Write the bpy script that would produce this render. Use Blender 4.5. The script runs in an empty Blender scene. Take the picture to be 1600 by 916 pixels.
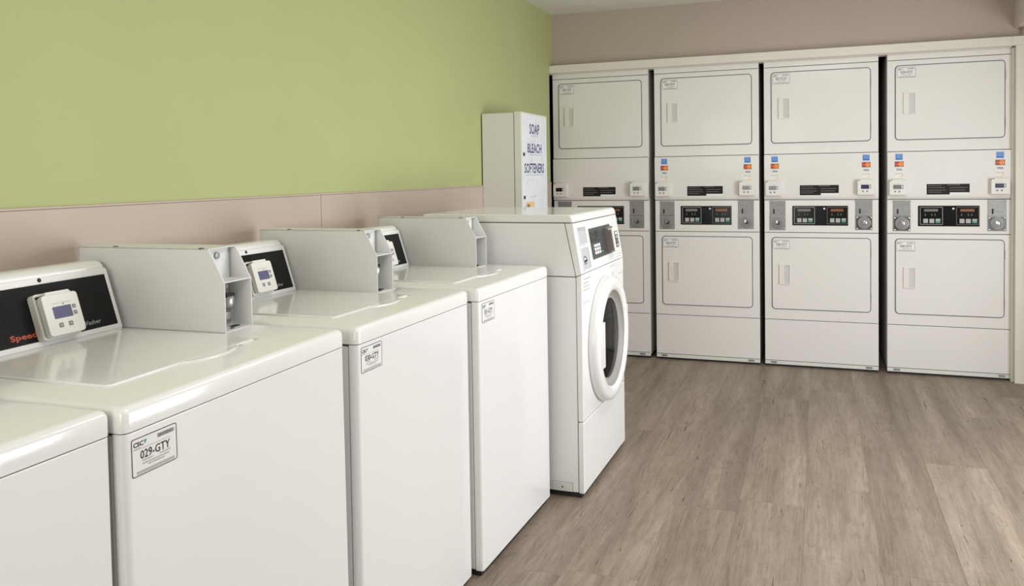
import bpy, math, random
from mathutils import Vector, Matrix

random.seed(7)
scene = bpy.context.scene
COL = scene.collection
R = math.radians

# ------------------------------------------------------------------ camera
def set_camera():
    yaw, pitch, roll = R(20.2719), R(-1.8874), R(-0.8917)
    fw = Vector((-math.sin(yaw) * math.cos(pitch), math.cos(yaw) * math.cos(pitch), math.sin(pitch)))
    rt = Vector((math.cos(yaw), math.sin(yaw), 0))
    up = rt.cross(fw)
    rt2 = rt * math.cos(roll) + up * math.sin(roll)
    up2 = up * math.cos(roll) - rt * math.sin(roll)
    cam = bpy.data.cameras.new('camera')
    cam.sensor_fit = 'HORIZONTAL'
    cam.sensor_width = 36
    cam.lens = 1267.831 / 1600 * 36
    cam.shift_x = (800 - 812.2807) / 1600
    cam.shift_y = (313.4611 - 458) / 1600
    cam.clip_start = 0.02
    ob = bpy.data.objects.new('camera', cam)
    m = Matrix((rt2, up2, -fw)).transposed().to_4x4()
    m.translation = Vector((1.78, 0, 1.284))
    ob.matrix_world = m
    COL.objects.link(ob)
    scene.camera = ob
set_camera()

# ------------------------------------------------------------------ light
w = bpy.data.worlds.new('world')
scene.world = w
w.use_nodes = True
w.node_tree.nodes['Background'].inputs[0].default_value = (1.0, 0.98, 0.96, 1)
w.node_tree.nodes['Background'].inputs[1].default_value = 0.25

def area(name, loc, rot, sx, sy, power, col):
    l = bpy.data.lights.new(name, 'AREA')
    l.shape = 'RECTANGLE'
    l.size = sx
    l.size_y = sy
    l.energy = power
    l.color = col
    o = bpy.data.objects.new(name, l)
    o.location = loc
    o.rotation_euler = rot
    COL.objects.link(o)
    return o
# side light through an unseen opening added in the right wall, then two ceiling troffers
area('added_side_light', (3.62, 3.2, 1.0), (0, R(90), 0), 1.4, 1.5, 57, (0.95, 0.975, 1.0))
area('ceiling_lamp', (1.8, 1.3, 2.395), (0, 0, 0), 0.6, 1.2, 11, (1.0, 0.99, 0.985))
area('ceiling_lamp', (2.0, 3.4, 2.395), (0, 0, 0), 0.6, 1.2, 13, (1.0, 0.99, 0.985))
area('rear_fill_light', (0.9, -1.3, 1.35), (R(90), 0, 0), 1.4, 1.4, 28, (1.0, 0.985, 0.975))  # unseen fill added behind the camera to lift faces turned this way

scene.view_settings.view_transform = 'Standard'
scene.view_settings.look = 'None'
scene.view_settings.gamma = 1
scene.view_settings.exposure = 0.17
scene.view_settings.use_curve_mapping = False

# ------------------------------------------------------------------ materials
def mat(name, col, rough=0.5, metal=0.0, coat=0.0, spec=0.5, noise=0.0, nscale=6.0, bump=0.0, bscale=200.0):
    m = bpy.data.materials.new(name)
    m.use_nodes = True
    nt = m.node_tree
    b = nt.nodes['Principled BSDF']
    b.inputs['Base Color'].default_value = (*col, 1)
    b.inputs['Roughness'].default_value = rough
    b.inputs['Metallic'].default_value = metal
    b.inputs['Coat Weight'].default_value = coat
    b.inputs['Coat Roughness'].default_value = 0.06
    b.inputs['Specular IOR Level'].default_value = spec
    if noise or bump:
        tc = nt.nodes.new('ShaderNodeTexCoord')
    if noise:
        n = nt.nodes.new('ShaderNodeTexNoise')
        n.inputs['Scale'].default_value = nscale
        n.inputs['Detail'].default_value = 4
        nt.links.new(tc.outputs['Object'], n.inputs['Vector'])
        r = nt.nodes.new('ShaderNodeValToRGB')
        r.color_ramp.elements[0].position = 0.3
        r.color_ramp.elements[1].position = 0.7
        r.color_ramp.elements[0].color = tuple(max(0, c * (1 - noise)) for c in col) + (1,)
        r.color_ramp.elements[1].color = tuple(min(1, c * (1 + noise)) for c in col) + (1,)
        nt.links.new(n.outputs['Fac'], r.inputs['Fac'])
        nt.links.new(r.outputs['Color'], b.inputs['Base Color'])
    if bump:
        n2 = nt.nodes.new('ShaderNodeTexNoise')
        n2.inputs['Scale'].default_value = bscale
        n2.inputs['Detail'].default_value = 3
        nt.links.new(tc.outputs['Object'], n2.inputs['Vector'])
        bp = nt.nodes.new('ShaderNodeBump')
        bp.inputs['Strength'].default_value = bump
        bp.inputs['Distance'].default_value = 0.001
        nt.links.new(n2.outputs['Fac'], bp.inputs['Height'])
        nt.links.new(bp.outputs['Normal'], b.inputs['Normal'])
    return m

def wood_mat():
    m = bpy.data.materials.new('oak_plank')
    m.use_nodes = True
    nt = m.node_tree
    N, L = nt.nodes, nt.links
    b = N['Principled BSDF']
    tc = N.new('ShaderNodeTexCoord')
    oi = N.new('ShaderNodeObjectInfo')
    off = N.new('ShaderNodeVectorMath'); off.operation = 'SCALE'
    off.inputs[0].default_value = (37.0, 91.0, 13.0)
    L.new(oi.outputs['Random'], off.inputs['Scale'])
    add = N.new('ShaderNodeVectorMath'); add.operation = 'ADD'
    L.new(tc.outputs['Object'], add.inputs[0]); L.new(off.outputs[0], add.inputs[1])
    def noise(scale, detail, rough, dist):
        mp = N.new('ShaderNodeMapping'); mp.inputs['Scale'].default_value = scale
        L.new(add.outputs[0], mp.inputs['Vector'])
        n = N.new('ShaderNodeTexNoise'); n.inputs['Scale'].default_value = 1
        n.inputs['Detail'].default_value = detail; n.inputs['Roughness'].default_value = rough
        n.inputs['Distortion'].default_value = dist
        L.new(mp.outputs['Vector'], n.inputs['Vector'])
        return n.outputs['Fac']
    def ramp(fac, stops):
        r = N.new('ShaderNodeValToRGB')
        while len(r.color_ramp.elements) < len(stops): r.color_ramp.elements.new(0.5)
        for e, (p, c) in zip(r.color_ramp.elements, stops): e.position = p; e.color = (*c, 1)
        L.new(fac, r.inputs['Fac']); return r.outputs['Color']
    def mix(mode, fac, a, c):
        x = N.new('ShaderNodeMix'); x.data_type = 'RGBA'; x.blend_type = mode
        if isinstance(fac, float): x.inputs[0].default_value = fac
        else: L.new(fac, x.inputs[0])
        L.new(a, x.inputs[6]); L.new(c, x.inputs[7]); return x.outputs[2]
    broad = ramp(noise((8, .7, 1), 6, .6, .5), [(.26, (.180, .141, .107)), (.5, (.275, .222, .174)), (.74, (.385, .320, .258))])
    grain = ramp(noise((150, 5, 1), 4, .7, .3), [(.3, (.78, .765, .75)), (.62, (1.07, 1.07, 1.07))])
    c = mix('MULTIPLY', 0.95, broad, grain)
    cross = ramp(noise((30, 70, 1), 4, .75, 1.2), [(.30, (.80, .785, .77)), (.58, (1.03, 1.03, 1.03))])
    c = mix('MULTIPLY', 0.6, c, cross)
    figure = ramp(noise((16, 3.0, 1), 5, .7, 2.6), [(.36, (.74, .71, .68)), (.52, (1, 1, 1))])
    c = mix('MULTIPLY', 0.65, c, figure)
    crack = ramp(noise((60, 3.2, 1), 2, .5, 1.6), [(.275, (.26, .22, .19)), (.305, (1, 1, 1))])
    c = mix('MULTIPLY', 0.85, c, crack)
    tone = ramp(oi.outputs['Random'], [(0, (.92, .915, .91)), (.5, (1.0, .995, .99)), (1, (1.08, 1.07, 1.055))])
    c = mix('MULTIPLY', 1.0, c, tone)
    L.new(c, b.inputs['Base Color'])
    b.inputs['Roughness'].default_value = 0.46
    b.inputs['Specular IOR Level'].default_value = 0.35
    bp = N.new('ShaderNodeBump'); bp.inputs['Strength'].default_value = 0.25; bp.inputs['Distance'].default_value = 0.001
    L.new(noise((120, 6, 1), 4, .6, .2), bp.inputs['Height'])
    L.new(bp.outputs['Normal'], b.inputs['Normal'])
    return m

M = dict(
    wood=wood_mat(),
    subfloor=mat('dark_underlay', (.06, .05, .04), .9, noise=.15),
    green=mat('green_wall_paint', (.440, .475, .215), .62, noise=.02, nscale=3, bump=.12, bscale=260),
    tan=mat('tan_wall_panel', (.52, .43, .355), .42, noise=.025, nscale=4),
    taupe=mat('taupe_wall_paint', (.46, .385, .325), .6, noise=.02, nscale=3, bump=.1, bscale=260),
    ceiling=mat('ceiling_paint', (.78, .765, .735), .8, noise=.02, nscale=5),
    wall=mat('plain_wall_paint', (.66, .62, .56), .7, noise=.02),
    trim=mat('cream_trim_paint', (.74, .71, .64), .4, noise=.02),
    dark=mat('alcove_black', (.012, .012, .012), .8, noise=.1),
    enamel=mat('white_enamel', (.84, .84, .835), .24, coat=.35, noise=.006, nscale=2),
    deck=mat('glossy_white_porcelain', (.83, .83, .81), .15, coat=.22, noise=.006, nscale=2),
    dryer=mat('cream_white_enamel', (.79, .77, .74), .36, coat=.15, noise=.008, nscale=2),
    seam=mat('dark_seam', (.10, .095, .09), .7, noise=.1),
    gap_shade=mat('grey_door_gap_shade', (.16, .155, .15), .6, noise=.08),  # shade of the dryer door gaps, put into a colour
    greybox=mat('light_grey_powder_coat', (.74, .745, .73), .33, noise=.012, nscale=5, bump=.05, bscale=500),
    bluegrey=mat('blue_grey_plate', (.50, .515, .54), .45, noise=.02),
    whitebox=mat('off_white_powder_coat', (.74, .73, .68), .42, noise=.01, nscale=5),
    plastic=mat('ivory_plastic', (.78, .765, .72), .38, noise=.01),
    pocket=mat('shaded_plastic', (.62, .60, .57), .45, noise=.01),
    black=mat('black_panel', (.010, .010, .011), .16, spec=.22, noise=.1, nscale=8),
    gloss=mat('black_gloss', (.008, .008, .009), .08, noise=.05),
    rubber_and_shade=mat('black_rubber_and_shade', (.02, .02, .02), .75, noise=.1),  # also colours the shadow boxes under the machines
    charcoal=mat('charcoal_overlay', (.055, .06, .065), .35, noise=.1),
    strip=mat('dark_brown_sticker', (.016, .013, .012), .5, spec=.2, noise=.1),
    lcd=mat('blue_grey_display', (.115, .115, .215), .22, noise=.06, nscale=90),
    lcd_grey=mat('grey_display', (.20, .20, .215), .25, noise=.06, nscale=60),
    lcd_navy=mat('navy_display', (.035, .030, .10), .22, noise=.06, nscale=60),
    amber=mat('amber_display', (.22, .085, .03), .3, noise=.1),
    smoke=mat('grey_unlit_display', (.17, .165, .16), .3, noise=.1),
    chrome=mat('polished_steel', (.52, .52, .51), .25, .9, noise=.04, nscale=30),
    steel=mat('brushed_steel', (.30, .30, .295), .45, .5, noise=.10, nscale=40),
    darkmetal=mat('dark_steel', (.10, .10, .105), .35, .8, noise=.1),
    paper=mat('label_white', (.82, .82, .80), .45, noise=.01),
    poster=mat('pale_blue_poster', (.80, .84, .88), .3, noise=.03, nscale=9),
    ink=mat('black_ink', (.02, .02, .022), .6, noise=.05),
    grey_key_ink=mat('silver_ink', (.42, .42, .42), .5, noise=.03),
    grey_ink=mat('grey_ink', (.22, .22, .22), .6, noise=.05),
    pale_ink=mat('pale_grey_ink', (.45, .45, .44), .6, noise=.05),
    faint_ink=mat('faint_grey_ink', (.58, .58, .58), .5, noise=.03),
    light_ink=mat('light_ink', (.13, .12, .115), .6, noise=.05),
    teal=mat('teal_ink', (.06, .35, .38), .6, noise=.05),
    orange=mat('orange_red_ink', (.55, .09, .035), .5, noise=.05),
    white_ink=mat('white_ink', (.78, .78, .78), .5, noise=.02),
    navy=mat('navy_ink', (.06, .055, .20), .5, noise=.05),
    bluesoft=mat('soft_blue_ink', (.50, .58, .72), .5, noise=.05),
    sky_white=mat('pale_blue_ink', (.55, .68, .88), .5, noise=.03),
    blue=mat('blue_sticker', (.05, .20, .58), .4, noise=.05),
    sky=mat('light_blue_ink', (.22, .44, .80), .4, noise=.05),
    cardred=mat('red_sticker', (.48, .035, .02), .4, noise=.05),
    cardorange=mat('orange_sticker', (.85, .24, .03), .4, noise=.05),
    cardpale=mat('pale_yellow_sticker', (.88, .60, .28), .4, noise=.05),
    keygrey=mat('grey_key', (.42, .42, .41), .45, noise=.05),
    keygreen=mat('green_key', (.08, .30, .20), .45, noise=.05),
    glass=mat('smoked_door_glass', (.006, .006, .007), .08, spec=.03, noise=.05),
    drum=mat('drum_steel', (.25, .25, .26), .3, 1.0, noise=.1, nscale=20),
    gasket=mat('grey_rubber_ring', (.34, .32, .30), .5, noise=.03),
    brown=mat('brown_grey_plastic', (.21, .175, .15), .45, noise=.03),
)

# ------------------------------------------------------------------ mesh helpers
class Frame:
    """maps (a, b, n) on a face to local xyz; n points out of the face"""
    def __init__(s, o, ea, eb):
        s.o, s.ea, s.eb = Vector(o), Vector(ea).normalized(), Vector(eb).normalized()
        s.en = s.ea.cross(s.eb)
    def __call__(s, a, b, n=0.0):
        return s.o + s.ea * a + s.eb * b + s.en * n
    def shift(s, a, b, n=0.0):
        return Frame(s(a, b, n), s.ea, s.eb)

TEXT = {}
def text_geo(body, bold=0.0):
    k = (body, bold)
    if k in TEXT: return TEXT[k]
    cu = bpy.data.curves.new('lettering', 'FONT')
    cu.body = body
    cu.resolution_u = 2
    cu.offset = bold
    ob = bpy.data.objects.new('lettering', cu)
    COL.objects.link(ob)
    dg = bpy.context.evaluated_depsgraph_get()
    ev = ob.evaluated_get(dg)
    me = ev.to_mesh()
    vs = [v.co.copy() for v in me.vertices]
    fs = [tuple(p.vertices) for p in me.polygons]
    ev.to_mesh_clear()
    bpy.data.objects.remove(ob)
    bpy.data.curves.remove(cu)
    x0 = min(v.x for v in vs); x1 = max(v.x for v in vs)
    y0 = min(v.y for v in vs); y1 = max(v.y for v in vs)
    vs = [((v.x - x0) / (x1 - x0), (v.y - y0) / (y1 - y0)) for v in vs]
    TEXT[k] = (vs, fs)
    return TEXT[k]

def rrect(a0, a1, b0, b1, r, n=5):
    pts = []
    for cx, cy, s in ((a1 - r, b0 + r, -90), (a1 - r, b1 - r, 0), (a0 + r, b1 - r, 90), (a0 + r, b0 + r, 180)):
        for i in range(n + 1):
            t = R(s + 90 * i / n)
            pts.append((cx + r * math.cos(t), cy + r * math.sin(t)))
    return pts

def halfround(a0, a1, b0, b1, r, n=6):
    # outline with the two corners on the a1 side rounded
    pts = [(a0, b0)]
    for cx, cy, st in ((a1 - r, b0 + r, -90), (a1 - r, b1 - r, 0)):
        for i in range(n + 1):
            t = R(st + 90 * i / n)
            pts.append((cx + r * math.cos(t), cy + r * math.sin(t)))
    return pts + [(a0, b1)]

def circle(a, b, r, n=24):
    return [(a + r * math.cos(2 * math.pi * i / n), b + r * math.sin(2 * math.pi * i / n)) for i in range(n)]

W3 = Frame((0, 0, 0), (1, 0, 0), (0, 1, 0))      # a=x b=y n=z

class MB:
    def __init__(s):
        s.v, s.f, s.m = [], [], []
    def poly(s, pts, mi=0):
        i = len(s.v)
        s.v += [tuple(p) for p in pts]
        s.f.append(tuple(range(i, i + len(pts))))
        s.m.append(mi)
        return s
    def slab(s, fr, pts, n0, n1, mi=0):
        """outline pts (ccw in a,b) extruded from n0 to n1"""
        i = len(s.v); k = len(pts)
        s.v += [tuple(fr(a, b, n0)) for a, b in pts] + [tuple(fr(a, b, n1)) for a, b in pts]
        s.f.append(tuple(i + k + j for j in range(k))); s.m.append(mi)
        s.f.append(tuple(i + k - 1 - j for j in range(k))); s.m.append(mi)
        for j in range(k):
            q = (j + 1) % k
            s.f.append((i + j, i + q, i + k + q, i + k + j)); s.m.append(mi)
        return s
    def rect(s, fr, a0, a1, b0, b1, n0, n1, mi=0):
        return s.slab(fr, [(a0, b0), (a1, b0), (a1, b1), (a0, b1)], n0, n1, mi)
    def box(s, x0, x1, y0, y1, z0, z1, mi=0):
        return s.rect(W3, x0, x1, y0, y1, z0, z1, mi)
    def flat(s, fr, pts, n, mi=0):
        return s.poly([fr(a, b, n) for a, b in pts], mi)
    def fr_rect(s, fr, a0, a1, b0, b1, n, mi=0):
        return s.flat(fr, [(a0, b0), (a1, b0), (a1, b1), (a0, b1)], n, mi)
    def ring(s, fr, outer, inner, n0, n1, mi=0):
        """frame between two outlines with the same point count"""
        k = len(outer); i = len(s.v)
        for n in (n0, n1):
            s.v += [tuple(fr(a, b, n)) for a, b in outer] + [tuple(fr(a, b, n)) for a, b in inner]
        o0, i0, o1, i1 = i, i + k, i + 2 * k, i + 3 * k
        for j in range(k):
            q = (j + 1) % k
            for f in ((o1 + j, o1 + q, i1 + q, i1 + j), (o0 + q, o0 + j, i0 + j, i0 + q),
                      (o0 + j, o0 + q, o1 + q, o1 + j), (i0 + q, i0 + j, i1 + j, i1 + q)):
                s.f.append(f); s.m.append(mi)
        return s
    def dome(s, loops, mi=0):
        k = len(loops[0][0]); i = len(s.v)
        for pts, z in loops: s.v += [(a, b, z) for a, b in pts]
        for p in range(len(loops) - 1):
            for j in range(k):
                q = (j + 1) % k
                s.f.append((i + p * k + j, i + p * k + q, i + (p + 1) * k + q, i + (p + 1) * k + j)); s.m.append(mi)
        s.f.append(tuple(i + (len(loops) - 1) * k + j for j in range(k))); s.m.append(mi)
        s.f.append(tuple(i + k - 1 - j for j in range(k))); s.m.append(mi)
        return s
    def lathe(s, fr, a, b, prof, n=48, mi=0, mis=None):
        """prof: list of (radius, n) turned about the axis through (a, b); closed if it starts/ends at radius 0"""
        i = len(s.v)
        for r, d in prof:
            for j in range(n):
                t = 2 * math.pi * j / n
                s.v.append(tuple(fr(a + r * math.cos(t), b + r * math.sin(t), d)))
        for p in range(len(prof) - 1):
            for j in range(n):
                q = (j + 1) % n
                s.f.append((i + p * n + j, i + p * n + q, i + (p + 1) * n + q, i + (p + 1) * n + j))
                s.m.append(mis[p] if mis else mi)
        return s
    def text(s, fr, body, a0, a1, b0, b1, n=0.0004, mi=0, bold=0.0):
        vs, fs = text_geo(body, bold)
        i = len(s.v)
        s.v += [tuple(fr(a0 + (a1 - a0) * x, b0 + (b1 - b0) * y, n)) for x, y in vs]
        for f in fs:
            s.f.append(tuple(i + j for j in f)); s.m.append(mi)
        return s
    def build(s, name, mats, parent=None, bevel=0.0, seg=2, smooth=False, angle=40):
        me = bpy.data.meshes.new(name)
        me.from_pydata(s.v, [], s.f)
        if not isinstance(mats, (list, tuple)): mats = [mats]
        for x in mats: me.materials.append(M[x])
        me.polygons.foreach_set('material_index', s.m)
        if smooth or bevel: me.polygons.foreach_set('use_smooth', [True] * len(s.f))
        me.update()
        if smooth: me.set_sharp_from_angle(angle=R(angle))
        o = bpy.data.objects.new(name, me)
        COL.objects.link(o)
        if parent: o.parent = parent
        if bevel:
            b = o.modifiers.new('bevel', 'BEVEL')
            b.width = bevel; b.segments = seg; b.limit_method = 'ANGLE'; b.angle_limit = R(30)
            b.harden_normals = True
        return o

def thing(name, label, cat, loc, rot=(0, 0, 0), group=None):
    o = bpy.data.objects.new(name, None)
    o.empty_display_size = 0.1
    COL.objects.link(o)
    o.location = loc
    o.rotation_euler = rot
    o['label'] = label; o['category'] = cat
    if group: o['group'] = group
    return o

def struct(name, mb, mats, parent=None, bevel=0.0, label=None):
    o = mb.build(name, mats, parent, bevel)
    if parent is None: o['kind'] = 'structure'
    if label: o['label'] = label
    return o

def copy_tree(src, parent=None):
    c = src.copy()
    COL.objects.link(c)
    if parent: c.parent = parent
    for ch in list(src.children): copy_tree(ch, c)
    return c

# ------------------------------------------------------------------ room
CEIL = 2.406
XR = 3.45
YB = 5.525          # plane of the wall above the dryers
YF = -1.5           # wall behind the camera

fl = MB().box(-0.05, XR + 0.3, YF, 6.35, -0.06, -0.004)
floor = struct('floor', fl, 'subfloor')
PW, PL = 0.241, 1.525
known = {0: 4.0, 4: 4.29, 5: 3.875, -1: 2.43, 1: 3.10, 2: 4.75, 3: 3.45}
PLANKS = {}
for k in range(-5, 11):
    x0 = max(0.0, 1.0 + PW * k); x1 = min(XR + 0.28, 1.0 + PW * (k + 1))
    if x1 - x0 < 0.02: continue
    j = known.get(k, random.uniform(3, 4.4))
    edges = sorted([j + PL * i for i in range(-6, 4)])
    for e0 in edges:
        y0, y1 = max(YF, e0), min(6.3, e0 + PL)
        if y1 - y0 < 0.05: continue
        key = (round(x1 - x0, 3), round(y1 - y0, 3))
        if key not in PLANKS:
            hw, hl = key[0] / 2 - 0.0001, key[1] / 2 - 0.0001
            c = 0.0004
            b = MB()
            b.v = [(-hw, -hl, -.004), (hw, -hl, -.004), (hw, hl, -.004), (-hw, hl, -.004),
                   (-hw, -hl, -c), (hw, -hl, -c), (hw, hl, -c), (-hw, hl, -c),
                   (-hw + c, -hl + c, 0), (hw - c, -hl + c, 0), (hw - c, hl - c, 0), (-hw + c, hl - c, 0)]
            b.f = [(8, 9, 10, 11), (3, 2, 1, 0)]
            for q in range(4):
                r_ = (q + 1) % 4
                b.f += [(q, r_, 4 + r_, 4 + q), (4 + q, 4 + r_, 8 + r_, 8 + q)]
            b.m = [0] * len(b.f)
            o = b.build('plank', 'wood', floor)
            PLANKS[key] = o
        else:
            o = PLANKS[key].copy()
            COL.objects.link(o)
        o.location = ((x0 + x1) / 2, (y0 + y1) / 2, 0)

wl = struct('wall_left', MB().box(-0.12, 0, YF, 5.452, 0, CEIL).box(-0.12, 0, 5.452, YB + 0.02, 1.987, CEIL), 'green')
GZ = 1.2155
for y0, y1 in ((YF, 0.185), (0.187, 2.626), (2.628, 5.067), (5.069, 5.452)):
    MB().box(0.0, 0.006, y0, y1, 0, GZ).build('wall_panel', 'tan', wl, bevel=0.0015, seg=1)
MB().box(0.0, 0.0085, YF, 5.452, GZ, GZ + 0.006).build('panel_cap', 'tan', wl, bevel=0.001, seg=1)

# wall over the dryers, alcove behind them
struct('wall_back', MB().box(-0.12, XR + 0.1, YB, YB + 0.1, 1.99, CEIL), 'taupe')
struct('wall_alcove_back', MB().box(-0.12, XR + 0.1, 6.25, 6.35, 0, 2.1), 'dark')
struct('wall_alcove_left', MB().box(-0.16, -0.12, 5.30, 6.25, 0, 2.1), 'dark')
struct('wall_alcove_right', MB().box(2.872, XR + 0.1, 5.53, 6.25, 0, 2.1), 'dark')
struct('ceiling_alcove', MB().box(-0.12, XR + 0.1, YB + 0.1, 6.35, 2.06, 2.12), 'dark')
# cream casing: header and right jamb
TY = 5.462
struct('trim_1', MB().box(-0.02, 2.84, TY, YB, 1.987, 2.041).box(-0.02, 2.84, TY + 0.02, YB + 0.06, 1.981, 1.987), 'trim', bevel=0.002,
       label='cream header casing running above the dryers')
struct('trim_2', MB().box(2.858, 2.90, TY, YB + 0.02, 0.0, 1.987).box(2.845, 2.858, TY + 0.035, YB + 0.02, 0.0, 1.981).box(2.84, 2.90, TY, YB, 1.987, 2.041),
       'trim', bevel=0.002, label='cream side casing right of the last dryer')
struct('trim_3', MB().box(2.90, XR, TY + 0.004, YB + 0.02, 0, 2.094), 'trim', label='flat cream panel right of the casing')
# soffit along the right wall
struct('ceiling_soffit', MB().box(2.862, XR + 0.1, 2.0, YB, 2.0945, CEIL), 'wall')
# right wall with a tall opening added for the side light, wall behind the camera
wr = MB().box(XR, XR + 0.12, YF, 1.6, 0, CEIL).box(XR, XR + 0.12, 4.2, YB + 0.1, 0, CEIL).box(XR, XR + 0.12, 1.6, 4.2, 2.09, CEIL)
struct('wall_right', wr, 'wall')
struct('wall_front', MB().box(-0.12, XR + 0.12, YF - 0.12, YF, 0, CEIL), 'wall')
struct('ceiling', MB().box(-0.14, XR + 0.12, YF - 0.12, YB + 0.1, CEIL, CEIL + 0.1), 'ceiling')

# ------------------------------------------------------------------ shared parts
def id_label(parent, fr, a0, b0, w_, h_, code):
    """white machine label with a thin border, logo word, bar code and number"""
    f = fr.shift(a0, b0)
    s = w_ / 0.099
    t = h_ / 0.062
    b = MB()
    b.slab(f, rrect(0, w_, 0, h_, .004 * s), -0.0006, 0.0006, 0)
    e = .0013
    b.ring(f, rrect(0, w_, 0, h_, .004 * s), rrect(e, w_ - e, e, h_ - e, .003 * s), 0.0002, 0.0009, 1)
    o = b.build('id_label', ['paper', 'ink'], parent)
    p = MB()
    n = 0.0010
    p.text(f, 'CSC', .004 * s, .025 * s, .0475 * t, .0555 * t, n, 0, .03)
    p.flat(f, [(.0285 * s, .0485 * t), (.033 * s, .0555 * t), (.0265 * s, .0555 * t)], n, 3)
    p.fr_rect(f, .004 * s, .020 * s, .0435 * t, .0455 * t, n, 2)
    rnd = random.Random(3)
    a = .056
    while a < .093:
        q = rnd.choice((.0006, .0009, .0014))
        p.fr_rect(f, a * s, (a + q) * s, .0495 * t, .0560 * t, n, 1)
        a += q + rnd.choice((.0006, .0009))
    p.fr_rect(f, .020 * s, .084 * s, .0425 * t, .0433 * t, n, 2)
    p.text(f, code, .018 * s, .083 * s, .0255 * t, .0395 * t, n, 0, .012)
    for bb, a0_, a1_ in ((.0215, .022, .044), (.0215, .060, .084), (.0165, .022, .080), (.0125, .034, .070)):
        a = a0_
        while a < a1_:
            q = rnd.uniform(.003, .008)
            p.fr_rect(f, a * s, min(a + q, a1_) * s, bb * t, (bb + .0022) * t, n, 2)
            a += q + .0012
    p.fr_rect(f, .010 * s, .092 * s, .0030 * t, .0075 * t, n, 2)
    p.build('label_print', ['ink', 'grey_ink', 'pale_ink', 'teal'], o)['kind'] = 'stuff'
    return o

def card_reader(parent, fr, a0, b0, screen='lcd', w_=.090, h_=.094, d=.030):
    """small ivory card reader: back shell, card slot, face plate, display and keys"""
    f = fr.shift(a0, b0)
    b = MB()
    b.slab(f, rrect(-.005, w_ + .001, -.004, h_, .008), 0, d * .52, 0)
    b.slab(f, rrect(.004, w_ - .004, .002, h_ - .012, .006), d * .52, d * .60, 1)
    b.slab(f, rrect(0, w_, 0, h_ - .008, .008), d * .60, d, 0)
    o = b.build('card_reader', ['plastic', 'rubber_and_shade'], parent, bevel=.0022)
    MB().slab(f, rrect(.016, w_ - .014, h_ - .0085, h_ - .001, .002), d * .52, d * .86, 0).build('reader_hood', 'plastic', o, bevel=.001)
    MB().rect(f, -.0004, .016, h_ - .0105, h_ - .0065, d * .50, d * .70).build('card_slot', 'rubber_and_shade', o)
    sc = MB().slab(f, rrect(.020, .066, .036, .062, .001), d, d + .0006)
    sc.build('display', screen, o)
    k = MB()
    for a, bb in ((.0735, .057), (.0735, .043), (.031, .021), (.055, .021)):
        q = .0042 if a > .07 else .0050
        kb = MB().slab(f, rrect(a - q, a + q, bb - q, bb + q, .0012), d, d + .0010, 0)
        kb.fr_rect(f, a - q * .45, a + q * .45, bb - q * .35, bb + q * .35, d + .0012, 1)
        kb.build('button', ['grey_ink', 'pale_ink'], o)
    pr = MB()
    pr.fr_rect(f, .022, .043, .0685, .0697, d + .0004, 0)
    pr.fr_rect(f, .052, .068, .0685, .0697, d + .0004, 0)
    pr.flat(f, [(.044, .074), (.0475, .070), (.0475, .0645), (.0505, .0645), (.049, .0695)], d + .0004, 1)
    pr.build('reader_print', ['pale_ink', 'grey_ink'], o)['kind'] = 'stuff'
    return o

def coin_slide(parent, fr, a0, a1, b0, bm, b1, bright):
    """coin drop plate above, lock and return plate below"""
    b = MB()
    b.rect(fr, a0, a1, bm, b1, 0, .003, 0)
    b.rect(fr, a0, a1, b0, bm - .003, 0, .005, 0)
    b.rect(fr, a0 - .002, a1 + .002, bm - .003, bm, 0, .007, 1)
    o = b.build('coin_slide', ['steel', 'chrome'], parent, bevel=.001, seg=1)
    w_ = a1 - a0; ca = a0 + w_ * .52; cb = (b0 + bm) / 2
    r = min(w_, bm - b0) * .42
    MB().rect(fr, a0, a1, b1 - .012, b1, .003, .006).build('slot_hood', 'steel', o)
    MB().slab(fr, rrect(a0 + w_ * .22, a0 + w_ * .31, bm + .012, bm + .044, .003), .003, .0045).build('coin_slot', 'rubber_and_shade', o)
    MB().rect(fr, a0 + .004, a1 - .004, b0 + .004, bm - .007, .005, .0060).build('lock_plate', 'darkmetal' if bright else 'steel', o)
    q = MB()
    q.lathe(fr, ca, cb, [(r, .006), (r, .0095), (r * .86, .0105), (r * .80, .0085), (r * .70, .0085), (r * .64, .0115), (r * .52, .012), (r * .46, .009), (0.0001, .009)], 32, 0)
    q.build('lock_ring', 'steel', o, smooth=True, angle=25)
    MB().lathe(fr, ca + .002, cb, [(r * .34, .009), (r * .34, .013), (r * .2, .015), (.0001, .015)], 20).build('lock_core', 'chrome' if bright else 'darkmetal', o, smooth=True)
    MB().rect(fr, ca - r * .30, ca - r * .02, cb - r * .05, cb + r * .42, .009, .0165).build('return_lever', 'chrome', o)
    for sa in (a0 + .009, a1 - .009):
        for sb in (b0 + .008, bm - .012):
            MB().lathe(fr, sa, sb, [(.0045, .004), (.0045, .0065), (.0001, .0075)], 10).build('screw', 'chrome', o)
    return o

# ------------------------------------------------------------------ top load washers
TW, TD, TLB, TLT = .651, .70, .884, .925
FRONT = Frame((0, 0, 0), (0, 1, 0), (0, 0, 1))
SIDE = Frame((0, 0, 0), (1, 0, 0), (0, 0, 1))        # a=x b=z, n=-y
CON0, CON1 = Vector((-.520, 0, .925)), Vector((-.567, 0, 1.073))
CONSOLE = Frame(CON0, (0, 1, 0), CON1 - CON0)

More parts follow.
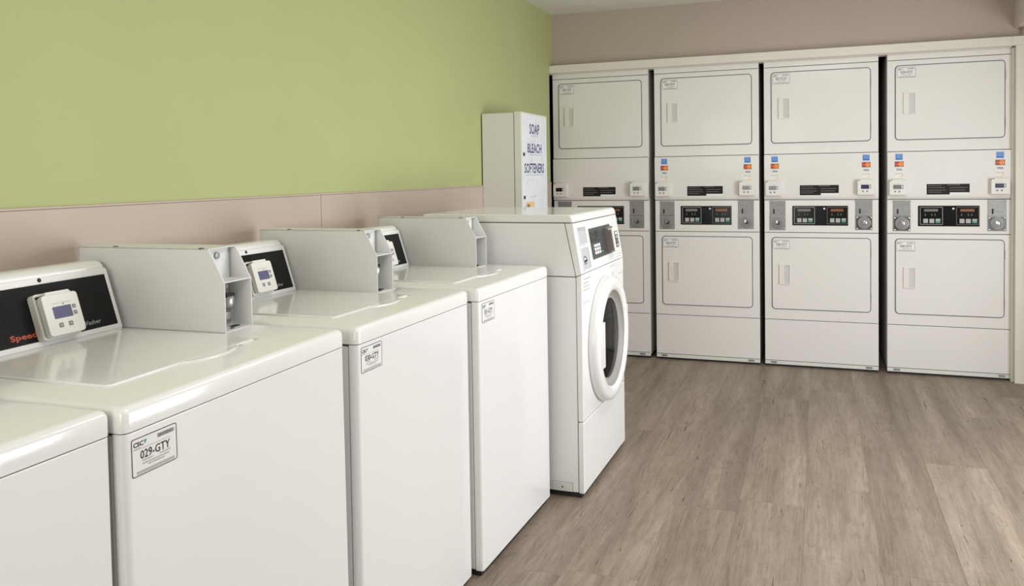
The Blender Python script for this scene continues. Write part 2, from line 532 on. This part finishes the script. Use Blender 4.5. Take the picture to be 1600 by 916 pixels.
def top_loader(label, loc, rot, group):
    t = thing('top_load_washer', label, 'washer', loc, rot, group)
    # cabinet shell behind a wrapped front panel
    MB().box(-TD, -.0285, .0015, TW - .0015, .022, .878).build('cabinet', 'enamel', t, bevel=.003)
    MB().box(-.034, -.022, .006, TW - .006, .03, .880).build('seam_strip', 'seam', t)
    MB().slab(W3, halfround(-.0265, 0, 0, TW, .011), .020, .8818).build('front_panel', 'enamel', t, bevel=.002, seg=2)
    dk = MB()
    loops = [(0, .8838), (0, .911), (.0011, .9157), (.0042, .9205), (.0090, .9238), (.0140, TLT)]
    dk.dome([(rrect(-TD + q, .0008 - q, -.0012 + q, TW + .0012 - q, max(.002, .0125 - q * .7)), z) for q, z in loops])
    dk.build('top_deck', 'deck', t, smooth=True, angle=35)
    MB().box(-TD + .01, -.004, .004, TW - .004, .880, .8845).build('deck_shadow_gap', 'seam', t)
    MB().box(-TD + .01, -.012, .012, TW - .012, .0, .022).build('shadow_base', 'rubber_and_shade', t)  # black box painting the shadow under the washer
    # hinged lid with a raised front lip and a finger tab
    lid = MB().slab(W3, rrect(-.512, -.122, .088, .490, .012), TLT - .001, TLT + .0050)
    l = lid.build('lid', 'deck', t, bevel=.0024)
    tab = [(-.124, .255), (-.104, .285), (-.094, .330), (-.094, .365), (-.104, .405), (-.124, .430)]
    MB().slab(W3, tab, TLT - .0005, TLT + .0045).build('lid_tab', 'deck', l, bevel=.0016)
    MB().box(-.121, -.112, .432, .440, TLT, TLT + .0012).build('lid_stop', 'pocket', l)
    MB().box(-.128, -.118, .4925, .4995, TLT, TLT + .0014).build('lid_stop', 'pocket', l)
    # console: sloped front with rolled top edge
    prof = [(-.516, TLT), (-.567, 1.067), (-.572, 1.079), (-.582, 1.086), (-.596, 1.088), (-.640, 1.086), (-.664, 1.070), (-.680, TLT)]
    c = MB().slab(SIDE, prof[::-1], -.487, -.018)
    con = c.build('console', 'enamel', t, bevel=.004, seg=3)
    # bright raised rim around the dark overlay
    rim = MB().ring(CONSOLE, rrect(.020, .486, .003, .153, .006), rrect(.030, .476, .016, .137, .002), -.001, .0050)
    rim.build('console_rim', 'enamel', con, bevel=.0025)
    MB().lathe(CONSOLE, .303, .146, [(.0048, .004), (.0048, .0058), (.0001, .0058)], 16).build('lock_hole', 'rubber_and_shade', con)
    cp = MB().rect(CONSOLE, .029, .477, .015, .138, -.001, .0035).build('control_panel', 'black', t)
    pr = MB().text(CONSOLE, 'Speed Queen', .203, .345, .0235, .0395, .0040, 0, .02)
    pr.build('brand_lettering', 'orange', cp)
    MB().text(CONSOLE, 'Washer', .379, .431, .0265, .0365, .0040, 0).build('type_lettering', 'grey_key_ink', cp)
    rd = card_reader(t, CONSOLE.shift(0, 0, .0035), .268, .016, 'lcd', .090, .098, .034)
    # coin box: open-fronted sheet metal housing with a shelf
    y0, y1, th = .503, .600, .0028
    side = [(-.664, TLT), (-.235, TLT), (-.235, 1.041), (-.277, 1.118), (-.664, 1.118)]
    bx = MB()
    bx.slab(SIDE, side, -(y0 + th), -y0)
    bx.slab(SIDE, side, -y1, -(y1 - th))
    bx.box(-.664, -.278, y0, y1, 1.118 - th, 1.118)
    bx.box(-.664, -.237, y0, y1, TLT, TLT + th)
    bx.box(-.664, -.661, y0, y1, TLT, 1.118)
    cb = bx.build('coin_box', 'greybox', t, bevel=.0007, seg=1)
    MB().box(-.2930, -.2362, y0 + th, y1 - th, 1.0395, 1.0420).build('shelf', 'greybox', cb)
    MB().box(-.2965, -.2930, y0 + th, y1 - th, TLT + th, 1.115).build('lock_plate', 'greybox', cb)
    MB().box(-.2930, -.2915, y1 - th - .0045, y1 - th - .0015, 1.042, 1.113).build('plate_edge', 'pale_ink', cb)
    F3 = Frame((-.293, 0, 0), (0, 1, 0), (0, 0, 1))
    MB().lathe(F3, y0 + .046, 1.098, [(.0080, 0), (.0080, .004), (.004, .0055), (.0001, .0055)], 16).build('lock', 'steel', cb, smooth=True)
    cs = MB().slab(F3, rrect(y0 + .026, y0 + .086, .934, 1.036, .003), 0, .006)
    cs = cs.build('coin_chute', 'steel', cb, bevel=.001, seg=1)
    MB().lathe(F3, y0 + .066, .988, [(.0200, .005), (.0200, .013), (.015, .019), (.011, .016), (.0001, .016)], 24).build('coin_dial', 'chrome', cb, smooth=True)
    MB().rect(F3, y0 + .052, y0 + .080, .999, 1.006, .012, .022).build('coin_lever', 'rubber_and_shade', cb)
    MB().slab(F3, rrect(y0 + .058, y0 + .074, .944, .962, .003), .006, .014).build('coin_return', 'chrome', cb, bevel=.001)
    MB().slab(F3, rrect(y0 + .062, y0 + .072, 1.018, 1.028, .002), .006, .010).build('coin_slot', 'chrome', cb)
    MB().box(-.272, -.258, y0 + .058, y0 + .080, TLT + th, TLT + .0045).build('coin_tray_hole', 'rubber_and_shade', cb)
    MB().box(-.256, -.250, y0 + .040, y0 + .048, TLT + th, TLT + .0045).build('coin_tray_hole', 'rubber_and_shade', cb)
    FN = Frame((0, y0, 0), (1, 0, 0), (0, 0, 1))
    MB().lathe(FN, -.252, .955, [(.0022, -.0005), (.0022, .0008), (.0001, .001)], 10).build('rivet', 'greybox', cb)
    for a in (-.560, -.300):
        MB().lathe(W3, a, .516 if a < -.4 else .508, [(.006, 1.117), (.006, 1.1195), (.0001, 1.1205)], 10).build('screw', 'darkmetal', cb)
    return t

WG = 'white top load washers along the green wall'
# copies of one machine, each with its own place, small turn and tilt
specs = [
    ('white top load washer cut off by the left edge, nearest the camera', (.7475, .3080, .0017), -1.0052, .065, '028-GTY', (0.012, .812)),
    ('white top load washer labelled 029-GTY, with its card reader and orange lettering in full view', (.7537, .9750, -.0044), -1.2669, .49, '029-GTY', (0.012, .808)),
    ('white top load washer labelled 030-GTY, between 029-GTY and the last top loader', (.7505, 1.6599, .0015), -.2328, -.115, '030-GTY', (0.012, .811)),
    ('white top load washer standing directly beside the front load washer', (.7743, 2.3352, .0007), 1.0977, -.02, '031-GTY', (0.022, .811)),
]
proto = top_loader(specs[0][0], specs[0][1], (0, 0, 0), WG)
washers = [proto]
for s in specs[1:]:
    washers.append(copy_tree(proto))
for o, (lab, loc, yaw, tilt, code, lp) in zip(washers, specs):
    o.location = (loc[0], loc[1], 0.0)
    o.rotation_euler = (R(tilt), 0, R(-yaw))
    o['label'] = lab
    id_label(o, FRONT, lp[0], lp[1], .099, .062, code)
# the second machine carries its console, reader and coin box a little further along
for ch in washers[1].children:
    if ch.name.split('.')[0] in ('console', 'control_panel', 'card_reader', 'coin_box'):
        ch.location.y += .030

# ------------------------------------------------------------------ front load washer
def front_loader():
    t = thing('front_load_washer', 'white front load washer with round porthole door at the end of the row', 'washer',
              (.910, 3.0382, 0), (0, 0, R(-.521)), None)
    W_, D_, ZK, ZT = .683, .69, .886, 1.121
    U1 = -.033
    MB().box(-D_, -.0245, .001, W_ - .001, .022, .875).build('cabinet', 'enamel', t, bevel=.003)
    MB().box(-.034, -.018, .006, W_ - .006, .03, .874).build('seam_strip', 'seam', t)
    MB().box(-.0225, 0, 0, W_, .019, .3015).build('kick_panel', 'enamel', t, bevel=.004, seg=3)
    fp = MB().slab(SIDE, [(-.0225, .3045), (0, .3045), (0, ZK), (-.0235, .8765)], -W_, 0)
    fp.build('front_panel', 'enamel', t, bevel=.004, seg=3)
    up = MB().slab(SIDE, [(-D_, .878), (-.0255, .878), (-.069, 1.0865), (-D_, 1.0865)], -W_ + .001, -.001)
    up.build('upper_cabinet', 'enamel', t, bevel=.002)
    MB().slab(SIDE, [(-.06, .874), (-.012, .878), (-.046, 1.086), (-.10, 1.086)], -W_ + .005, -.005).build('seam_strip', 'seam', t)
    fa = MB().slab(SIDE, [(-.0235, .8785), (0, .8875), (U1, 1.0865), (-.0665, 1.0865)], -W_, 0)
    fa.build('control_fascia', 'enamel', t, bevel=.003, seg=3)
    MB().slab(SIDE, [(-D_, 1.089), (-.031, 1.089), (-.039, 1.114), (-.050, ZT), (-D_, ZT)], -W_, 0).build('top_panel', 'deck', t, bevel=.006, seg=3)
    FA = Frame((0, 0, .886), (0, 1, 0), (U1, 0, .2005))
    # left: coin drop and coin return pockets
    for nm, b0, b1 in (('coin_drop_pocket', .110, .186), ('coin_return_pocket', .010, .102)):
        pk = MB().ring(FA, rrect(.036, .142, b0, b1, .003), rrect(.040, .138, b0 + .004, b1 - .004, .002), 0, .004, 0)
        pk.rect(FA, .040, .138, b0 + .004, b1 - .004, -.002, .0006, 1)
        p_ = pk.build(nm, ['enamel', 'bluegrey'], t)
        if b0 > .1:
            MB().rect(FA, .050, .128, b1 - .014, b1 - .006, .0012, .0035).build('slot_hood', 'pale_ink', p_)
        else:
            MB().lathe(FA, .070, .056, [(.012, .001), (.012, .006), (.006, .010), (.0001, .010)], 18).rect(FA, .060, .080, .034, .044, .001, .006) \
                .build('return_lever', 'chrome', p_, smooth=True)
            MB().rect(FA, .062, .076, .046, .052, .006, .011).build('lever_slot', 'rubber_and_shade', p_)
    # dark control overlay
    cp = MB().slab(FA, rrect(.192, .526, .040, .168, .003), -.001, .003, 0)
    cp = cp.build('control_panel', 'charcoal', t)
    MB().rect(FA, .200, .330, .110, .155, .003, .0042).build('display', 'gloss', cp)
    for i in range(3):
        for j in range(3):
            a, b = .222 + i * .033, .058 + j * .0150
            MB().slab(FA, rrect(a, a + .025, b, b + .0115, .002), .003, .006).build('key', 'paper', cp)
    MB().slab(FA, rrect(.328, .352, .058, .066, .002), .003, .005).build('start_key', 'keygreen', cp)
    pr = MB()
    for a, b, w_ in ((.21, .150, .05), (.27, .120, .04), (.22, .128, .03), (.345, .150, .03), (.345, .110, .03), (.345, .085, .025)):
        pr.fr_rect(FA, a, a + w_, b, b + .0025, .0045, 0)
    pr.fr_rect(FA, .196, .522, .164, .1665, .0035, 0)
    pr.build('panel_print', 'light_ink', cp)['kind'] = 'stuff'
    # card reader standing proud at the right of the overlay, facing out
    f = FA.shift(.428, .046)
    rb = MB().slab(f, rrect(0, .094, 0, .112, .006), 0, .016, 0).slab(f, rrect(0, .094, 0, .104, .006), .019, .038, 1)
    rb.slab(f, rrect(.003, .091, .003, .100, .005), .016, .019, 2)
    rd = rb.build('card_reader', ['brown', 'plastic', 'rubber_and_shade'], t, bevel=.002)
    MB().rect(f, -.0012, .0002, .004, .098, .002, .033).build('reader_side', 'brown', rd)
    MB().slab(f, rrect(.024, .076, .016, .088, .002), .038, .0388).build('display', 'charcoal', rd)
    for b in (.026, .044, .062):
        MB().slab(f, rrect(.034, .066, b - .006, b + .006, .002), .0388, .0400).build('button', 'grey_key_ink' if b != .044 else 'lcd_grey', rd)
    MB().slab(f, rrect(.034, .066, .073, .084, .001), .0388, .0394).build('small_display', 'paper', rd)
    nt_ = MB().slab(FA, rrect(.570, .660, .180, .198, .001), 0, .0006, 0)
    nt_.fr_rect(FA, .575, .655, .192, .194, .0009, 1).fr_rect(FA, .575, .640, .186, .188, .0009, 1)
    nt_.build('notice_sticker', ['paper', 'pale_ink'], t)
    nt_ = MB().slab(FA, rrect(.572, .660, .004, .034, .001), 0, .0006, 0)
    nt_.fr_rect(FA, .578, .652, .024, .028, .0009, 1).fr_rect(FA, .578, .652, .012, .016, .0009, 1)
    nt_.build('notice_sticker', ['paper', 'pale_ink'], t)
    # faint print on the front panel
    p = MB()
    for a0, a1, b in ((.025, .120, .862), (.025, .100, .846), (.025, .110, .832), (.025, .120, .818), (.020, .100, .768), (.440, .520, .866), (.60, .67, .818), (.47, .50, .835), (.47, .50, .825)):
        a = a0
        rn = random.Random(int(b * 1000))
        while a < a1:
            q = rn.uniform(.006, .016)
            p.fr_rect(FRONT, a, min(a + q, a1), b, b + .005, .0006, 0)
            a += q + .004
    p.fr_rect(FRONT, .31, .42, .780, .794, .0006, 1)
    p.build('front_print', ['faint_ink', 'paper'], t)['kind'] = 'stuff'
    # porthole door
    ca, cb = .3415, .576
    d = MB()
    ro = .266
    d.lathe(FRONT, ca, cb, [(ro - .004, 0), (ro, .004), (ro, .022), (ro - .005, .036), (ro - .016, .044), (ro - .030, .046),
                            (.216, .043), (.208, .040), (.203, .035)], 72)
    door = d.build('door', 'enamel', t, smooth=True, angle=50)
    g = MB().lathe(FRONT, ca, cb, [(.203, .036), (.198, .028), (.182, .018), (.176, .016), (.170, .0175)], 64)
    g.build('door_ring', 'gasket', door, smooth=True)
    gl = MB().lathe(FRONT, ca, cb, [(.171, .0165), (.166, .0185), (.140, .0215), (.100, .0245), (.050, .0265), (.0001, .027)], 56)
    gl.build('door_glass', 'glass', door, smooth=True)
    # grip: a chord-shaped block inside the left of the ring
    pts = []
    for i in range(9):
        th = R(180 - 27 + i * 54 / 8)
        pts.append((ca + .207 * math.cos(th), cb + .207 * math.sin(th)))
    x_ = ca - .148
    pts = pts + [(x_, pts[-1][1]), (x_, pts[0][1])]
    MB().slab(FRONT, pts, .012, .0415).build('door_grip', 'enamel', door, bevel=.003, seg=2)
    for b in (.50, .65):
        MB().box(-.002, .030, W_ - .066, W_ - .040, b - .025, b + .025).build('hinge', 'enamel', door, bevel=.004)
    # small cover plate low on the near side
    S_ = Frame((0, .001, 0), (1, 0, 0), (0, 0, 1))
    MB().slab(S_, rrect(-.158, -.047, .0225, .0605, .002), -.001, .0012).build('cover_gap_shade', 'pale_ink', t)  # grey edge painting the shade in the gap around the cover
    cv = MB().slab(S_, rrect(-.155, -.050, .024, .058, .002), 0, .0035)
    cv = cv.build('side_cover', 'whitebox', t, bevel=.0008, seg=1)
    MB().lathe(S_, -.090, .040, [(.005, .001), (.005, .0035), (.0001, .0045)], 12).build('screw', 'steel', cv)
    MB().box(-D_ + .01, -.014, .010, W_ - .010, 0, .022).build('shadow_base', 'rubber_and_shade', t)  # dark box standing in for the shadow beneath the cabinet
    return t
front_loader()

# ------------------------------------------------------------------ stacked dryers
DW, DH, DD = .683, 1.985, .70
DF = Frame((0, 0, 0), (1, 0, 0), (0, 0, 1))           # front plane, n = -y

def rrect_ring(b, o, g, r, n0, n1, mi=0):
    b.ring(DF, rrect(o[0], o[1], o[2], o[3], r), rrect(o[0] + g, o[1] - g, o[2] + g, o[3] - g, r - g * .6), n0, n1, mi)

def stacked_dryer(label, group):
    t = thing('stacked_dryer', label, 'dryer', (0, 0, 0), (0, 0, 0), group)
    MB().box(.001, DW - .001, .006, DD, .022, DH - .001).build('cabinet', 'dryer', t)
    MB().box(.004, DW - .004, .0015, .0065, .03, DH - .003).build('seam_backing', 'seam', t)
    def panel(name, z0, z1, y0=0.0, bev=.0022):
        return MB().box(0, DW, y0, .0065, z0, z1).build(name, 'dryer', t, bevel=bev)
    panel('top_cap', 1.9475, DH, -.003)
    panel('upper_front_panel', 1.3860, 1.9445)
    sp = MB().slab(Frame((0, 0, 0), (0, 1, 0), (0, 0, 1)),
                   [(.0065, 1.0905), (-.004, 1.0905), (-.010, 1.097), (-.014, 1.113), (-.014, 1.3825), (.0065, 1.3825)][::-1], 0, DW)
    sp.build('service_panel', 'dryer', t, bevel=.0022)
    panel('control_fascia', .8790, 1.0870)
    panel('lower_front_panel', .3100, .8755)
    panel('kick_panel', .0400, .3070)
    br = MB().box(0, DW, .001, .0065, .014, .0372).build('base_rail', 'whitebox', t, bevel=.001)
    for a in (.055, DW - .055):
        MB().rect(DF, a - .018, a + .018, .022, .033, .0, .003).build('rail_clip', 'steel', br)
    MB().box(.004, DW - .004, .012, DD - .01, 0, .022).build('shadow_base', 'rubber_and_shade', t)  # black filler painting the shaded gap below the dryer
    # doors
    for z0, z1, hz in ((1.4535, 1.9145, 1.613), (.3755, .8470, .540)):
        o = (.043, .640, z0, z1)
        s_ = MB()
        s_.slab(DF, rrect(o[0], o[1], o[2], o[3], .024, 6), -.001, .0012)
        s_.build('door_gap_shade', 'gap_shade', t)  # dark outline painting the shade in the gap around the door
        d_ = MB().slab(DF, rrect(o[0] + .005, o[1] - .005, o[2] + .005, o[3] - .005, .020, 6), .0005, .0075)
        door = d_.build('door', 'dryer', t, bevel=.0025, seg=2)
        f = DF.shift(.091, hz, .0075)
        h = MB()
        h.rect(f, 0, .030, 0, .130, -.001, .0075, 0)
        h.rect(f, .030, .067, 0, .006, -.001, .0075, 0)
        h.rect(f, .030, .067, .124, .130, -.001, .0060, 0)
        h.rect(f, .0635, .067, .006, .124, -.001, .0035, 0)
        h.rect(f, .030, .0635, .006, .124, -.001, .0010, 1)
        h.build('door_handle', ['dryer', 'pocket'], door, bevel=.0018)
        for zz in (z0 + .09, z1 - .09):
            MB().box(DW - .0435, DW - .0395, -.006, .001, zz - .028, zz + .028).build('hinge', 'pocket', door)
    # dark instruction sticker
    S = DF.shift(0, 0, .014)
    st = MB().slab(S, [(.219, 1.1185), (.345, 1.1185), (.345, 1.131), (.452, 1.131), (.452, 1.1825), (.219, 1.1825)], -.0005, .0006, 0)
    st.rect(S, .3455, .452, 1.1190, 1.1305, -.0005, .0006, 2)
    for a0, a1, b in ((.226, .300, 1.170), (.226, .318, 1.158), (.226, .322, 1.143), (.226, .300, 1.131), (.332, .400, 1.174), (.345, .440, 1.158), (.345, .430, 1.143)):
        st.fr_rect(S, a0, a1, b, b + .004, .0009, 1)
    st.build('instruction_sticker', ['strip', 'light_ink', 'paper'], t)
    # control panel with two displays and their keys
    cp = MB().slab(DF, rrect(.173, .507, .924, 1.050, .003), -.001, .0025)
    cp = cp.build('control_panel', 'black', t)
    for i, (a0, a1) in enumerate(((.184, .309), (.382, .505))):
        b = MB()
        b.ring(DF, rrect(a0, a1, .934, 1.042, .004), rrect(a0 + .0025, a1 - .0025, .9365, 1.0395, .003), .0025, .0036, 0)
        b.build('control_bezel', 'keygrey' if i == 0 else 'smoke', cp)
        MB().rect(DF, a0 + .022, a1 - .026, 1.014, 1.030, .0025, .0034).build('display', 'smoke' if i == 0 else 'amber', cp)
        for j in range(3):
            x_ = a0 + .018 + j * .034
            MB().rect(DF, x_, x_ + .026, .944, .970, .0025, .0040).build('button', 'keygrey' if j < 2 else 'keygreen', cp)
            if j == 2:
                MB().rect(DF, x_, x_ + .026, .958, .970, .0040, .0046).build('button_cap', 'pale_ink', cp)
        pr = MB()
        for x_ in (a0 + .026, a0 + .062, a0 + .080):
            pr.fr_rect(DF, x_, x_ + .006, .988, 1.001, .0030, 0)
        pr.build('panel_print', 'light_ink', cp)['kind'] = 'stuff'
    MB().lathe(DF, .366, 1.032, [(.006, .0025), (.006, .005), (.0001, .0055)], 14).build('indicator_lamp', 'paper', cp)
    return t

def stickers(t):
    S = DF.shift(0, 0, .014)
    for i, a in enumerate((.046, .591)):
        b = MB().slab(S, rrect(a, a + .040, 1.3335, 1.3705, .002), 0, .0005, 0)
        b.text(S, 'AMERICAN', a + .004, a + .036, 1.3535, 1.3585, .0009, 1)
        b.text(S, 'EXPRESS', a + .004, a + .036, 1.3455, 1.3505, .0009, 1)
        b.fr_rect(S, a + .002, a + .038, 1.3630, 1.3675, .0008, 2)
        b.build('payment_sticker', ['blue', 'sky_white', 'sky'], t)
        b = MB().slab(S, rrect(a - .005, a + .046, 1.2905, 1.3240, .002), 0, .0005, 0)
        b.flat(S, circle(a + .0115, 1.3072, .0148), .0008, 1)
        b.flat(S, circle(a + .0300, 1.3072, .0148), .0009, 2)
        b.text(S, 'MasterCard', a + .001, a + .041, 1.3042, 1.3102, .0012, 3)
        b.build('payment_sticker', ['brown', 'cardred', 'cardorange', 'cardpale'], t)
        b = MB().slab(S, rrect(a - .001, a + .043, 1.2640, 1.2840, .001), 0, .0004, 0)
        b.text(S, 'VISA', a + .003, a + .039, 1.2675, 1.2805, .0008, 1, .03)
        b.build('payment_sticker', ['paper', 'navy'], t)
        b = MB().slab(S, rrect(a - .004, a + .045, 1.2270, 1.2530, .001), 0, .0004, 0)
        b.text(S, 'DISCOVER', a - .001, a + .042, 1.2440, 1.2500, .0008, 1, .01)
        b.flat(S, [(a + .012, 1.2290), (a + .043, 1.2290), (a + .043, 1.2410), (a + .030, 1.2350)], .0008, 2)
        b.build('payment_sticker', ['paper', 'grey_ink', 'cardpale'], t)

DG = 'stacked double dryers in the alcove'
dx = [.004, .7284, 1.4432, 2.1754]
labs = ['leftmost stacked white dryer, half hidden behind the front load washer, without card stickers',
        'stacked white dryer second from the left, just right of the front load washer',
        'stacked white dryer third from the left, with dark navy display on its right reader',
        'stacked white dryer at the far right, against the cream side casing']
dp = stacked_dryer(labs[0], DG)
dryers = [dp] + [copy_tree(dp) for _ in range(3)]
codes = [('033-GTY', '034-GTY'), ('035-GTY', '036-GTY'), ('037-GTY', '038-GTY'), ('039-GTY', '040-GTY')]
screens = [('black', 'lcd_grey'), ('lcd_grey', 'lcd_grey'), ('lcd_grey', 'lcd_navy'), ('lcd_grey', 'lcd_navy')]
for i, d in enumerate(dryers):
    d.location = (dx[i], 5.5127 + .0033 * dx[i], 0)
    d.rotation_euler = (0, 0, R(.19))
    d['label'] = labs[i]
    if i: stickers(d)
    S = DF.shift(0, 0, .014)
    card_reader(d, S, .010, 1.118, screens[i][0], .098, .096, .034)
    card_reader(d, S, .560, 1.121, screens[i][1], .098, .096, .034)
    coin_slide(d, DF, .033, .131, .893, .986, 1.082, i == 3)
    coin_slide(d, DF, .549, .648, .898, .988, 1.085, i >= 2)
    id_label(d, DF.shift(0, 0, .0075), .056, 1.838, .103, .062, codes[i][0])
    id_label(d, DF.shift(0, 0, .0075), .053, .770, .103, .058, codes[i][1])

# ------------------------------------------------------------------ laundry supply dispenser on the wall
def dispenser():
    y0, y1, x1, z0, z1 = 4.205, 4.645, .242, .90, 1.627
    t = thing('soap_dispenser', 'tall white supply dispenser cabinet on the green wall reading SOAP BLEACH SOFTENERS', 'dispenser', (.0065, y0, z0))
    H, Wd = z1 - z0, y1 - y0
    MB().box(0, .190, 0, Wd, 0, H - .004).build('cabinet', 'whitebox', t, bevel=.003)
    MB().box(.188, .196, .004, Wd - .004, .004, H - .008).build('seam_strip', 'seam', t)
    door = MB().box(.193, x1 - .0065, -.002, Wd + .002, 0, H).build('door', 'whitebox', t, bevel=.003)
    f = Frame((x1 - .0065, 0, -z0), (0, 1, 0), (0, 0, 1))
    b = MB().slab(f, rrect(.012, Wd - .006, z0 + .012, z1 - .012, .004), 0, .0006, 0)
    b.build('poster', 'poster', door)
    p = MB()
    n = .0010
    for word, a0, a1, b0, b1 in (('SOAP', .132, .302, 1.508, 1.568), ('BLEACH', .095, .338, 1.401, 1.455), ('SOFTENERS', .040, .378, 1.286, 1.343)):
        MB().text(f, word, a0, a1, b0, b1, n, 0, .020).build('heading', 'navy', door)
    rn = random.Random(5)
    for a0, a1, bb in ((.16, .28, 1.497), (.12, .32, 1.388), (.06, .36, 1.273)):
        a = a0
        while a < a1:
            q = rn.uniform(.012, .03)
            p.fr_rect(f, a, min(a + q, a1), bb, bb + .006, n, 1)
            a += q + .006
    for k in range(14):
        a = rn.uniform(.06, .36); bb = rn.choice((1.47, 1.46, 1.365, 1.355, 1.25, 1.235))
        q = rn.uniform(.015, .04)
        p.flat(f, [(a, bb - .012), (a + .005, bb - .012), (a + q, bb + .012), (a + q - .004, bb + .012)], n * .9, 1)
    p.flat(f, [(.130, 1.148), (.250, 1.153), (.250, 1.157), (.130, 1.152)], n, 1)
    p.flat(f, rrect(.050, .20, 1.085, 1.125, .012), n * .8, 3)
    p.flat(f, rrect(.075, .12, 1.095, 1.112, .006), n, 4)
    p.build('poster_print', ['navy', 'bluesoft', 'sky', 'cardpale', 'brown'], door)['kind'] = 'stuff'
    for zz in (1.392, 1.152):
        MB().lathe(f, .030, zz, [(.010, 0), (.010, .006), (.005, .008), (.0001, .008)], 14).build('lock', 'darkmetal', door)
dispenser()
